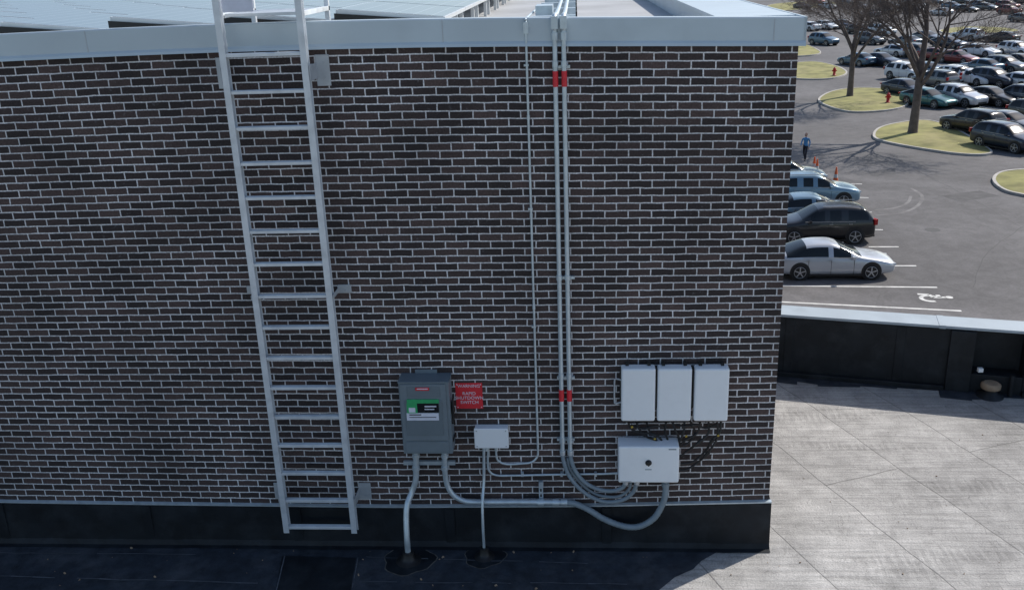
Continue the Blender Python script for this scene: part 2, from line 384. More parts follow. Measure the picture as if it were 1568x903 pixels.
mb=MB()
for i in range(38):
    x=random.uniform(-5.5,2.0); y=-random.uniform(.12,.75); s_=random.choice([.004,.006,.008,.014])
    mb.box((x,y,s_/2+.006),(s_*1.9,s_,s_),0,Matrix.Rotation(random.random()*3,3,'Z'),.6)
for i in range(14):
    q=pg(random.uniform(1200,1560),random.uniform(600,880)); s_=random.uniform(.005,.012)
    mb.box((q.x,q.y,s_/2),(s_*1.6,s_,s_),0,Matrix.Rotation(random.random()*3,3,'Z'),.6)
mb.obj("roof_debris",[M['stone']])
q=pg(1515,606); v=empty("roof_vent",q)
mb=MB(); mb.tube([(0,0,0),(0,0,.03),(0,0,.05),(0,0,.11)],[.17,.15,.09,.085],16,1); mb.tube([(0,0,.11),(0,0,.12),(0,0,.17),(0,0,.19)],[.11,.12,.12,.09],16,0)
mb.obj("vent_cap",[M['stone'],M['membrane']],v)
# ------------------------------------------------------------------ solar array
mb=MB()
pitch=1.06
k=0
X0=pw(690,22,1.0).x
while X0-k*pitch>XL+1.5:
    xr=X0-k*pitch; k+=1
    y=.75
    tl=math.radians(5.5)
    cz=RZ+.215+(interp(zt,xr-.5)-zt1)
    while y<36:
        rot=Matrix.Rotation(tl,3,'Y')
        c=Vector((xr-.52,y+.85,cz))
        mb.box(c,(1.0,1.68,.035),0,rot)
        mb.box(c+rot@Vector((0,0,.0185)),(.965,1.645,.004),1,rot)
        for dx in (-.42,.42):
            for dy in (-.6,.6):
                mb.box2((c.x+dx-.02,c.y+dy-.03,RZ-.05),(c.x+dx+.02,c.y+dy+.03,c.z-.06),0)
        y+=1.70
    xa=xr-1.03; xb=xr-.02; za=cz+.05; zc_=cz-.06; zb_=RZ-.1
    mb.add([(xa,.735,zb_),(xb,.735,zb_),(xb,.735,zc_),(xa,.735,za-.018),(xa,.742,zb_),(xb,.742,zb_),(xb,.742,zc_),(xa,.742,za-.018)],[(0,1,2,3),(7,6,5,4),(0,3,7,4),(1,5,6,2),(3,2,6,7)],2)
mb.obj("solar_panel_array",[M['frame'],M['pv'],M['black']])
# ------------------------------------------------------------------ ladder
LD=empty("access_ladder"); yl=-.20
xl=pw(389,430,yl).x; xr=pw(503,430,yl).x; zbot=pw(500,813,yl).z; 
rung0=pw(497,806,yl).z; step=(pw(402,84,yl).z-rung0)/15
mb=MB(); ztopL=6.4
for xx,sg in ((xl,1),(xr,-1)):
    mb.box2((xx-.006,yl-.030,zbot),(xx+.006,yl+.030,ztopL),0)
    mb.box2((xx-.028,yl-.036,zbot),(xx+.028,yl-.029,ztopL),0)
    mb.box2((xx-.028,yl+.029,zbot),(xx+.028,yl+.036,ztopL),0)
mb.obj("side_rails",[M['alu']],LD,bevel=.002,seg=1)
mb=MB()
for k in range(16):
    z=rung0+k*step
    mb.box2((xl+.006,yl-.026,z-.013),(xr-.006,yl+.026,z+.013),0)
    for j in range(3): mb.box2((xl+.03,yl-.02+j*.018,z+.013),(xr-.03,yl-.014+j*.018,z+.017),0)
mb.obj("rungs",[M['alu']],LD,bevel=.004)
mb=MB()
for (py,hh) in ((108,.13),(443,.04),(752,.09)):
    z=pw(500,py,-.02).z
    for xx,sg in ((xl,-1),(xr,1)):
        mb.box2((xx+sg*.031,yl-.03,z-hh*.5),(xx+sg*.039,0,z+hh*.5),0)
        mb.box2((xx+sg*.031,-.012,z-hh),(xx+sg*.15,-.002,z+hh),0)
        for d in (-.5,.5): mb.tube([(xx+sg*.1,-.012,z+hh*d),(xx+sg*.1,-.02,z+hh*d)],.009,8,0)
mb.obj("wall_brackets",[M['plate']],LD,bevel=.002,seg=1)
mb=MB(); t=interp(zt,xl)+FH
for xx in (xl,xr):
    mb.box2((xx-.02,yl+.04,t+.05),(xx+.02,.70,t+.09),0)
    mb.box2((xx-.02,.66,t-.1),(xx+.02,.70,t+1.1),0)
    mb.box2((xx-.02,yl+.04,t+1.05),(xx+.02,.70,t+1.1),0)
for j in range(9): mb.box2((xl+.03,yl+.06+j*.07,t+.06),(xr-.03,yl+.10+j*.07,t+.085),0)
mb.box2((xl+.04,yl-.01,t+.10),(xl+.30,yl-.004,t+.26),1)
mb.obj("walk_through",[M['alu'],M['labelwhite']],LD,bevel=.002,seg=1)
# ------------------------------------------------------------------ wall-mounted boxes
def rect(px0,py0,px1,py1,y):
    cx,cy=(px0+px1)/2,(py0+py1)/2
    return pw(px0,cy,y).x,pw(px1,cy,y).x,pw(cx,py1,y).z,pw(cx,py0,y).z
D=empty("electrical_disconnect_box"); dp=-.20
x0,x1,z0,z1=rect(614,586,690,694,dp)
mb=MB(); mb.box2((x0,dp,z0),(x1,-.012,z1),0)
mb.box2((x0+.012,dp-.014,z0+.15),(x1-.03,dp,z1-.012),0)
mb.box2((x0+.05,dp-.020,z0+.20),(x1-.07,dp-.014,z1-.17),1)
mb.box2((x0-.005,dp-.008,z1),(x1+.005,0,z1+.012),1)
mb.box2((x0+.13,-.012,z1+.012),(x1-.13,-.004,z1+.05),0)
mb.box2((x0+.03,dp-.01,z0+.02),(x1-.03,dp,z0+.13),0)
mb.box2((x0+.08,dp-.018,z1-.14),(x1-.08,dp-.014,z1-.03),1)
mb.obj("enclosure",[M['greybox'],M['greydark']],D,bevel=.006)
mb=MB(); mb.box2((x1,-.14,z0+.28),(x1+.018,-.07,z0+.50),0); mb.box2((x1+.014,-.16,z0+.40),(x1+.030,-.13,z0+.56),0); mb.box2((x1-.001,-.15,z0+.1),(x1+.01,-.05,z0+.13),0)
mb.obj("handle",[M['black']],D,bevel=.004)
mb=MB(); yy=dp-.021
def lab(px0,py0,px1,py1,mi,yy=yy,th=.004):
    a,b,c,d=rect(px0,py0,px1,py1,yy); mb.box2((a,yy-th,c),(b,yy,d),mi)
lab(636,593,657,597.5,0); lab(623,611,672,617,1); lab(623,617,639,632,1); lab(639,617,672,631,3); lab(623,632,672,643,2)
lab(626,624,636,631,2,yy-.005,.001); lab(650,621,668,623,2,yy-.005,.001); lab(650,625.5,665,627,2,yy-.005,.001)
lab(627,634,645,635.5,3,yy-.005,.001); lab(627,638,668,639,3,yy-.005,.001); lab(638,594.6,655,596,2,yy-.005,.001)
mb.obj("labels",[M['red'],M['green'],M['labelwhite'],M['screen']],D)
S=empty("warning_sign"); x0,x1,z0,z1=rect(698,586,739,625,-.003)
mb=MB(); mb.box2((x0,-.005,z0),(x1,-.002,z1),0)
for (a,b_) in ((x0+.015,z0+.015),(x1-.015,z0+.015),(x0+.015,z1-.015),(x1-.015,z1-.015)): mb.tube([(a,-.005,b_),(a,-.008,b_)],.005,8,1)
mb.obj("sign_plate",[M['red'],M['labelwhite']],S)
def text(body,size,loc,matl,parent,name):
    c=bpy.data.curves.new(name,'FONT'); c.body=body; c.size=size; c.align_x='CENTER'; c.align_y='CENTER'; c.extrude=.0006
    o=bpy.data.objects.new(name,c); COL.objects.link(o); o.rotation_euler=(math.pi/2,0,0); o.location=loc; c.materials.append(matl); o.parent=parent
cx=(x0+x1)/2
text("WARNING",.044,(cx,-.0062,z1-.032),M['labelwhite'],S,"sign_heading")
text("RAPID\nSHUTDOWN\nSWITCH",.046,(cx,-.0062,(z0+z1)/2-.022),M['labelwhite'],S,"sign_text")
J=empty("junction_box"); dp=-.10; x0,x1,z0,z1=rect(727,656,778,685,dp)
mb=MB(); mb.box2((x0,dp,z0),(x1,-.005,z1),0); mb.box2((x0-.004,dp-.01,z0-.004),(x1+.004,dp+.02,z1+.004),0)
for a in (x0+.02,x1-.02):
    for b_ in (z0+.02,z1-.02): mb.tube([(a,dp-.01,b_),(a,dp-.013,b_)],.007,10,1)
mb.obj("enclosure",[M['white'],M['plate']],J,bevel=.008)
for (a,b_) in ((951.5,1003.5),(1007,1059),(1063.5,1116)):
    E=empty("power_optimiser_module"); dp=-.17
    x0,x1,z0,z1=rect(a,565,b_,645,dp)
    mb=MB(); mb.box2((x0,dp,z0),(x1,-.05,z1),0); 
    mb.obj("housing",[M['white']],E,bevel=.018,seg=3)
    mb=MB(); mb.box2((x0+.03,-.052,z0+.03),(x1-.03,0,z1-.03),0); mb.box2((x0-.012,-.09,z0+.1),(x1+.012,-.06,z1-.02),0)
    mb.box2((x0+.04,-.10,z1),(x0+.07,-.02,z1+.018),0); mb.box2((x1-.07,-.10,z1),(x1-.04,-.02,z1+.018),0)
    for k in range(4):
        xx=x0+.05+k*(x1-x0-.1)/3; mb.tube([(xx,-.11,z0),(xx,-.11,z0-.035)],.012,10,0)
    mb.obj("mount_and_glands",[M['black']],E,bevel=.003)
x0,x1,z0,z1=rect(941,580,946,617,-.1)
mb=MB(); mb.tube(cat([(x1+.03,-.1,z1-.01),(x0+.01,-.1,z1),(x0,-.1,z1-.03),(x0,-.1,z0+.03),(x0+.01,-.1,z0),(x1+.03,-.1,z0+.01)]),.008,8,0)
mb.obj("grab_handle",[M['plate']])
I=empty("wall_inverter"); dp=-.24; x0,x1,z0,z1=rect(947,684,1040,739,dp)
mb=MB(); mb.box2((x0,dp,z0),(x1,-.04,z1),0); mb.obj("housing",[M['white']],I,bevel=.016,seg=3)
mb=MB(); cx=pw(993,708,dp).x; cz=pw(993,708,dp).z
mb.tube([(cx,dp,cz),(cx,dp-.006,cz),(cx,dp-.007,cz),(cx,dp-.025,cz)],[.03,.03,.02,.018],20,0)
mb.box2((cx-.006,dp-.034,cz-.02),(cx+.006,dp-.024,cz+.02),0)
mb.box2((cx-.03,dp-.003,cz-.075),(cx+.03,dp-.001,cz-.068),2)
mb.box2((x0+.03,-.045,z0+.03),(x1-.03,0,z1-.03),1)
mb.box2((x1-.1,dp-.002,z1-.03),(x1-.03,dp+.001,z1-.02),2)
mb.box2((x0+.02,dp-.0015,z0+.012),(x0+.12,dp+.001,z0+.018),2)
mb.obj("switch_and_mount",[M['black'],M['plate'],M['greybox']],I)
# ------------------------------------------------------------------ conduits
def conduit(name,pts,r,matl='galv',y=None,extra=None,sm=True,n=12,curve=8):
    E=empty(name); mb=MB(); P=[pw(p[0],p[1],p[2] if len(p)>2 else -.05) for p in pts]
    if sm: P=cat(P,curve)
    mb.tube(P,r,n,0); mb.obj("pipe",[M[matl]],E)
    return E
def straight_v(E,name,pa,pb,y,r,matl='galv'):
    a=pw(*pa,y); b_=pw(*pb,y); x=(a.x+b_.x)/2
    mb=MB(); mb.tube([(x,y,a.z),(x,y,b_.z)],r,14,0); mb.obj(name,[M[matl]],E); return x,a.z,b_.z
def ring(mb,x,y,z,r,h,mi=0): mb.tube([(x,y,z-h/2),(x,y,z+h/2)],r,14,mi)
xsP=[]
for (ta,ba) in (((849,45),(861.5,690)),((862.5,45),(873.5,690))):
    E=empty("electrical_conduit"); x,za,zb_=straight_v(E,"riser",ta,ba,-.05,.0205); xsP.append((x,za,zb_))
    mb=MB()
    for py in (98,425,575,672): ring(mb,x,-.05,pw(860,py,-.05).z,.026,.045)
    for py in (675,690): ring(mb,x,-.05,pw(860,py,-.05).z,.029,.02)
    zc=ZC; 
    mb.tube(cat([(x,-.05,za),(x,-.055,zc-.03),(x,-.055,zc+.02),(x,-.03,zc+.06),(x,.06,zc+.07),(x,.5,zc+.05),(x,1.3,zc+.03),(x,5,zc+.02)],6),.0205,12,0)
    for yy_,zz in ((-.055,zc-.02),): mb.box((x,yy_,zz+.04),(.055,.065,.10),0)
    ring(mb,x,-.055,zc-.09,.028,.06)
    mb.obj("couplings",[M['galv']],E,bevel=.004)
    mb=MB(); z_a=pw(855,133,-.05).z; z_b=pw(855,109,-.05).z; mb.tube([(x,-.05,z_a),(x,-.05,z_b)],.0235,14,0)
    z_a=pw(866,613,-.05).z; z_b=pw(866,596,-.05).z; mb.tube([(x,-.05,z_a),(x,-.05,z_b)],.0245,14,0)
    mb.obj("red_labels",[M['red']],E)
ST=empty("strut_channel")
mb=MB()
def strutv(px0,px1,py,h=.02):
    a=pw(px0,py,-.02); b_=pw(px1,py,-.02); mb.box2((a.x,-.030,a.z-h),(b_.x,0,a.z+h),0)
for py in (103,425,578,672): 
    strutv(846,873,py,.013) if py==103 else strutv(853,880,py,.013)
strutv(618,697,708,.02)
a=pw(828,737,-.03); b_=pw(828,771,-.03); mb.box2((a.x-.02,-.045,b_.z),(a.x+.02,0,a.z),0)
for k in range(3): mb.box2((a.x-.008,-.047,b_.z+.03+k*.06),(a.x+.008,-.044,b_.z+.06+k*.06),1)
strutv(800,812,40,.012)
mb.obj("struts",[M['galv'],M['black']],ST)
E=empty("electrical_conduit"); x,za,zb_=straight_v(E,"riser",(806,45),(823,685),-.03,.0105)
mb=MB()
for py in (100,320,500): 
    z=pw(815,py,-.03).z; mb.box2((x-.025,-.04,z-.008),(x+.015,0,z+.008),0)
for py in (180,330,470): ring(mb,x,-.03,pw(815,py,-.03).z,.014,.04)
mb.box2((x-.02,-.06,ZC-.06),(x+.02,-.02,ZC+.03),0)
mb.tube(cat([(x,-.03,za),(x,-.045,ZC-.03),(x,-.035,ZC+.04),(x,.1,ZC+.05),(x,2,ZC+.02)],6),.0105,10,0)
P=[pw(823,685,-.03),pw(823,698,-.03),pw(814,707,-.03),pw(795,709.5,-.03),pw(775,710,-.04),pw(763,705,-.05),pw(760,695,-.05),pw(760,684,-.05)]; P[0].x=x
mb.tube(cat(P,6),.0105,10,0)
mb.obj("fittings",[M['galv']],E)
E=conduit("electrical_conduit",[(748,684,-.05),(747,705,-.05),(749,720,-.04),(760,727,-.03),(785,727.5,-.03),(830,726.5,-.03),(890,725.5,-.03),(925,725,-.03),(945,724,-.1)],.0105)
mb=MB()
for px in (745,760): 
    p=pw(px,686,-.05); ring(mb,p.x,-.05,p.z-.01,.017,.03)
for px in (800,860,912): p=pw(px,726.5,-.03); mb.box2((p.x-.012,-.042,p.z-.014),(p.x+.012,0,p.z+.022),0)
mb.obj("fittings",[M['galv']],E)
mastic=mat("boot_mastic",(.10,.095,.085),.9,0,.5,12)
def boot(name,q,r):
    E=empty(name,(q.x,q.y,0)); mb=MB()
    mb.tube([(0,0,.008),(0,0,.014),(0,0,.022),(0,0,.04),(0,0,.11)],[r*2.9,r*2.6,r*1.9,r*1.4,r*1.2],22,0)
    pts=[]
    for k in range(30):
        a=k*2*math.pi/30; rr_=r*5.6*(1+.08*math.sin(3*a+1)+.05*math.sin(7*a)); pts.append((rr_*math.cos(a),rr_*math.sin(a)*.9,.0072))
    mb.poly(pts,1)
    pts=[(p[0]*1.05,p[1]*1.05,.0055) for p in pts]; mb.poly(pts,2)
    mb.obj("flashing_boot",[M['black'],M['membrane'],mastic],E); return E
E=empty("electrical_conduit"); fl=pg(742,852); xq=fl.x; yq=fl.y
mb=MB(); mb.tube(cat([pw(741,684,-.05),pw(741,700,-.05),pw(741,735,-.06),(xq,yq*.6-.03,pw(741,765,-.1).z),(xq,yq,.35),(xq,yq,.15),(xq,yq,.0)],8),.014,12,0)
mb.obj("pipe",[M['galv']],E); boot("pipe_boot",Vector((xq,yq,0)),.035)
E=empty("electrical_conduit"); fl=pg(626,858)
mb=MB(); mb.tube(cat([pw(637,690,-.09),pw(637,712,-.09),pw(636.5,735,-.095),pw(631,752,-.11),pw(624,770,-.17),pw(622,790,-.22),(fl.x,fl.y,.25),(fl.x,fl.y,.12),(fl.x,fl.y,0)],8),.029,14,0)
for py in (697,716): p=pw(637,py,-.09); ring(mb,p.x,-.09,p.z,.037,.04)
mb.obj("pipe",[M['galv']],E); boot("pipe_boot",fl,.044)
E=empty("electrical_conduit")
mb=MB(); mb.tube(cat([pw(681,690,-.09),pw(681,712,-.09),pw(682,728,-.085),pw(686,745,-.08),pw(695,758,-.08),pw(710,766,-.08),pw(730,768,-.08),pw(790,768,-.08),pw(850,768.5,-.08),pw(862,769,-.08)],8),.026,14,0)
for py in (697,716): p=pw(681,py,-.09); ring(mb,p.x,-.09,p.z,.034,.04)
for px in (828,851,864): p=pw(px,768.5,-.08); mb.tube([(p.x-.03,-.08,p.z),(p.x+.03,-.08,p.z)],.034,14,0)
mb.obj("pipe",[M['galv']],E)
mb=MB(); P=cat([pw(862,769,-.08),pw(878,770,-.08),pw(900,779,-.09),pw(925,794,-.10),pw(955,805,-.12),(pw(980,805,-.13)),pw(1002,792,-.14),pw(1015,770,-.14),pw(1019,752,-.14),pw(1019,736,-.14)],10)
mb.tube(P,[.031 if i%2 else .0285 for i in range(len(P))],14,0)
p=pw(1019,741,-.14); ring(mb,p.x,-.14,p.z,.037,.04)
mb.obj("flexible_section",[M['flex']],E)
for k,(x,za,zb_) in enumerate(xsP):
    E=empty("flexible_conduit"); 
    if k==0: pts=[(862,692),(863,705),(870,725),(885,745),(905,760),(930,768),(955,764),(970,752),(975,738)]
    else: pts=[(874,692),(875,705),(882,722),(897,739),(918,749),(938,751),(953,746),(958,738)]
    P=[pw(a,b_,-.05-.09*i/(len(pts)-1)) for i,(a,b_) in enumerate(pts)]; P[0].x=x
    P=cat(P,8); mb=MB(); mb.tube(P,[.021 if i%2 else .019 for i in range(len(P))],12,0)
    mb.obj("pipe",[M['flex']],E)
    mb=MB(); ring(mb,P[-1].x,P[-1].y,P[-1].z,.027,.03); ring(mb,x,-.05,P[0].z,.027,.05); mb.obj("fittings",[M['plate']],E)
E=conduit("flexible_conduit",[(869,700,-.04),(873,718,-.04),(892,742,-.04),(915,757,-.05),(945,760,-.08),(962,750,-.11),(966,738,-.12)],.015,'flex')
C=empty("power_cables"); mb=MB()
cab=[[(962,646),(966,656),(980,662),(1000,664),(1012,672),(1015,684)],[(975,646),(978,655),(990,668),(1005,674),(1012,684)],
[(990,646),(995,660),(1003,668),(1006,686)],[(1020,646),(1018,660),(1022,672),(1020,686)],[(1030,646),(1034,658),(1040,672),(1036,686)],
[(1048,646),(1047,660),(1040,676),(1030,686)],[(1058,646),(1064,662),(1056,676),(1046,682)],[(1072,646),(1068,662),(1052,672),(1042,680)],
[(1085,646),(1084,664),(1066,680),(1052,690),(1042,698)],[(1098,646),(1099,668),(1085,692),(1068,708),(1052,718),(1041,720)],
[(1104,646),(1102,662),(1092,672),(1080,690),(1062,706),(1042,710)],[(1036,650),(1050,652),(1066,650),(1080,655),(1098,650)],[(966,650),(985,656),(1004,652),(1022,654)]]
for c in cab:
    P=cat([pw(a,b_,-.10-.02*math.sin(i*2+c[0][0])) for i,(a,b_) in enumerate(c)],6); mb.tube(P,.0105,8,0)
    if len(c)>4:
        j=len(P)//2-3; mb.tube([P[j],P[j+2]],.018,8,0)
for (a,b_) in ((1003,672),(1100,667),(968,654),(1051,668)):
    p=pw(a,b_,-.125); mb.tube([(p.x-.010,p.y,p.z),(p.x+.008,p.y,p.z+.008)],.010,8,1)
mb.obj("cables",[M['black'],M['yellow']],C)
RS=empty("rooftop_conduit_supports"); mb=MB()
for i in range(8):
    y=.7+i*1.3; mb.box2((xsP[0][0]-.22,y,RZ),(xsP[1][0]+.1,y+.1,ZC+.03),0); mb.box2((xsP[0][0]-.26,y-.03,RZ),(xsP[1][0]+.12,y+.13,RZ+.08),1)
mb.box2((xsP[0][0]-.2,1.1,ZC-.05),(xsP[0][0]-.04,1.5,ZC+.10),0)
mb.obj("struts",[M['galv'],M['black']],RS)
# ------------------------------------------------------------------ ground & parking lot
mb=MB(); mb.poly([(-1500,-1500,LOT-.01),(1500,-1500,LOT-.01),(1500,1500,LOT-.01),(-1500,1500,LOT-.01)]); mb.obj("ground",[M['field']])
mb=MB(); mb.poly([(-60,-60,LOT),(200,-60,LOT),(200,290,LOT),(-60,290,LOT)]); mb.obj("parking_lot",[M['asphalt']])
def island(pts,name="grass_island"):
    E=empty(name); P=[lot(*p) for p in pts]; n0=len(P)
    Q=[]
    for i in range(n0):
        a,b_,c,d=P[(i-1)%n0],P[i],P[(i+1)%n0],P[(i+2)%n0]
        for k in range(6):
            t=k/6; Q.append(.5*((2*b_)+(c-a)*t+(2*a-5*b_+4*c-d)*t*t+(3*b_-a-3*c+d)*t**3))
    n=len(Q); c=sum(Q,Vector())/n
    def ringp(off,z): 
        out=[]
        for q in Q:
            d=(q-c); l=d.length; out.append((c.x+d.x*(l-off)/l,c.y+d.y*(l-off)/l,LOT+z))
        return out
    mb=MB(); rs=[ringp(0,0),ringp(0,.14),ringp(.18,.14),ringp(.18,.10)]
    vs=[p for r in rs for p in r]; fs=[]
    for j in range(3):
        for i in range(n): fs.append((j*n+i,j*n+(i+1)%n,(j+1)*n+(i+1)%n,(j+1)*n+i))
    mb.add(vs,fs); mb.obj("kerb",[M['kerb']],E)
    mb=MB(); g=ringp(.18,.12); mb.add(g+[(c.x,c.y,LOT+.22)],[(i,(i+1)%n,n) for i in range(n)],0,True); mb.obj("grass",[M['grass']],E)
island([(1254,158),(1262,146),(1290,138),(1330,136),(1372,140),(1396,150),(1385,165),(1345,172),(1295,172)])
island([(1336,210),(1345,198),(1375,190),(1420,186),(1465,200),(1512,228),(1515,238),(1470,238),(1400,228),(1350,218)])
island([(1519,276),(1535,265),(1580,262),(1640,270),(1640,310),(1560,300),(1530,290)])
island([(1190,106),(1215,98),(1250,96),(1285,104),(1297,114),(1270,122),(1220,122),(1190,116)])
island([(1190,72),(1225,68),(1250,76),(1256,83),(1230,87),(1190,86)])
island([(1180,8),(1240,3),(1290,6),(1240,14),(1180,18)])
island([(1440,47),(1480,42),(1540,44),(1560,49),(1500,53),(1450,52)])
PM=empty("parking_markings"); mb=MB()
def line(a,b_,w=.12):
    A=lot(*a,.006); Bp=lot(*b_,.006); d=(Bp-A); d.z=0; nrm_=Vector((-d.y,d.x,0)).normalized()*w/2
    mb.poly([A-nrm_,Bp-nrm_,Bp+nrm_,A+nrm_])
for a,b_ in (((1150,437),(1435,440)),((1150,460),(1472,476)),((1340,407),(1403,407)),((1330,378),(1376,378)),((1315,351),(1352,352)),((1300,324),(1335,325)),((1300,302),(1330,303)),((1285,281),(1320,282))): line(a,b_,.13)
c=lot(1424,457,.008)
def arc(cx,cy,r,a0,a1,w,n=14):
    for i in range(n):
        a=a0+(a1-a0)*i/n; b_=a0+(a1-a0)*(i+1)/n
        mb.poly([(cx+(r-w)*math.cos(a),cy+(r-w)*math.sin(a),c.z),(cx+(r+w)*math.cos(a),cy+(r+w)*math.sin(a),c.z),(cx+(r+w)*math.cos(b_),cy+(r+w)*math.sin(b_),c.z),(cx+(r-w)*math.cos(b_),cy+(r-w)*math.sin(b_),c.z)])
arc(c.x,c.y,.32,.3,5.0,.08); arc(c.x+.75,c.y+.1,.07,0,6.283,.07)
for (xa,ya,xb,yb_) in ((.6,.1,.15,.1),(.15,.1,.1,.42),(.1,.42,-.3,.5),(.4,.1,.4,.38)):
    d=Vector((xb-xa,yb_-ya,0)); nn=Vector((-d.y,d.x,0)).normalized()*.08
    mb.poly([Vector((c.x+xa,c.y+ya,c.z+.002))-nn,Vector((c.x+xb,c.y+yb_,c.z+.002))-nn,Vector((c.x+xb,c.y+yb_,c.z+.002))+nn,Vector((c.x+xa,c.y+ya,c.z+.002))+nn])
mb.obj("lines",[M['paint']],PM)
AP=empty("asphalt_marks"); mb=MB()
def apoly(pts,mi,dz=.003): mb.poly([tuple(lot(*p,dz)) for p in pts],mi)
apoly([(1440,300),(1500,292),(1530,300),(1470,309)],0); apoly([(1330,262),(1370,258),(1372,266),(1335,270)],0)  # darker quads on the asphalt
q=lot(1428,352,.004); mb.poly([(q.x+.35*math.cos(a*.5236),q.y+.35*math.sin(a*.5236),q.z) for a in range(12)],1)  # darker disc on the asphalt
def strip(pts,w,mi,dz):
    P=cat([lot(*p,dz) for p in pts],7)
    for i,(a,b_) in enumerate(zip(P,P[1:])):
        j=Vector((random.uniform(-.05,.05),random.uniform(-.05,.05),0)) if mi==1 else Vector()
        P[i+1]=b_+j; b_=P[i+1]
        d=(b_-a).normalized(); nn=Vector((-d.y,d.x,0))*w/2; mb.poly([a-nn,b_-nn,b_+nn,a+nn],mi)
strip([(1340,330),(1380,326),(1405,315),(1412,300),(1395,288)],.18,2,.0035)
strip([(1340,322),(1372,318),(1390,310),(1395,300)],.16,2,.0035)
strip([(1490,440),(1510,390),(1568,345)],.035,1,.0035); strip([(1400,260),(1480,300),(1568,350)],.035,1,.0032); strip([(1220,260),(1330,245),(1500,270)],.04,1,.0028)
mb.obj("marks",[mat("asphalt_dark",(.085,.083,.085),.9,0,.2,2),mat("crack_sealant_and_disc",(.05,.05,.052),.7,0,.2,2),mat("tyre_scuff",(.155,.15,.15),.9,0,.4,1.2)],AP)
# ------------------------------------------------------------------ cars
def carpaint(name,col,metal=.3): 
    m=mat(name,col,.28,metal,.04,1,coat=.6); return m
paints={'silver':carpaint("paint_silver",(.50,.52,.55),.35),'white':carpaint("paint_white",(.66,.68,.69),0),'black':carpaint("paint_black",(.012,.013,.015),.2),
'navy':carpaint("paint_navy",(.02,.03,.05),.4),'blue':carpaint("paint_blue",(.06,.12,.18),.3),'ltblue':carpaint("paint_light_blue",(.17,.27,.35),.3),'grey':carpaint("paint_grey",(.13,.14,.15),.5),
'red':carpaint("paint_red",(.16,.02,.02),.3),'teal':carpaint("paint_teal",(.03,.13,.14),.4)}
M['glass']=mat("car_glass",(.012,.016,.02),.12,0,.1,1,spec=.35)
M['rim']=mat("alloy_rim",(.45,.46,.48),.35,.7,.05,3)
M['tail']=mat("tail_light",(.35,.01,.01),.25)
M['head']=mat("head_light",(.6,.63,.65),.15)
M['tyre']=mat("tyre",(.015,.015,.016),.8)
ST_={'sedan':[(2.44,.34,.54,.58,.55,.45),(2.36,.22,.64,.69,.78,.62),(2.0,.19,.74,.81,.89,.74),(1.5,.18,.82,.89,.92,.78),(1.02,.18,.88,.96,.92,.76),
 (.62,.18,.91,1.16,.92,.68),(.12,.18,.93,1.38,.92,.62),(-.12,.18,.94,1.43,.92,.61),(-.22,.18,.94,1.44,.92,.61),(-.75,.18,.95,1.44,.92,.61),(-1.15,.18,.96,1.39,.92,.61),(-1.55,.18,.98,1.24,.92,.65),(-1.95,.2,.99,1.07,.91,.72),(-2.3,.24,.97,1.03,.86,.72),(-2.44,.34,.86,.92,.70,.62)],
'suv':[(2.30,.36,.68,.72,.58,.48),(2.22,.26,.82,.88,.80,.66),(1.85,.24,.92,1.0,.92,.78),(1.4,.24,.98,1.06,.95,.80),(1.0,.24,1.02,1.13,.95,.78),
 (.65,.24,1.04,1.38,.95,.71),(.28,.24,1.06,1.60,.95,.66),(0.0,.24,1.07,1.66,.95,.66),(-.10,.24,1.07,1.67,.95,.66),(-.8,.24,1.09,1.68,.95,.66),(-.9,.24,1.09,1.68,.95,.66),(-1.65,.24,1.11,1.64,.94,.66),(-1.9,.24,1.12,1.52,.93,.68),(-2.15,.26,1.10,1.22,.91,.74),(-2.3,.36,.95,1.0,.78,.66)]}
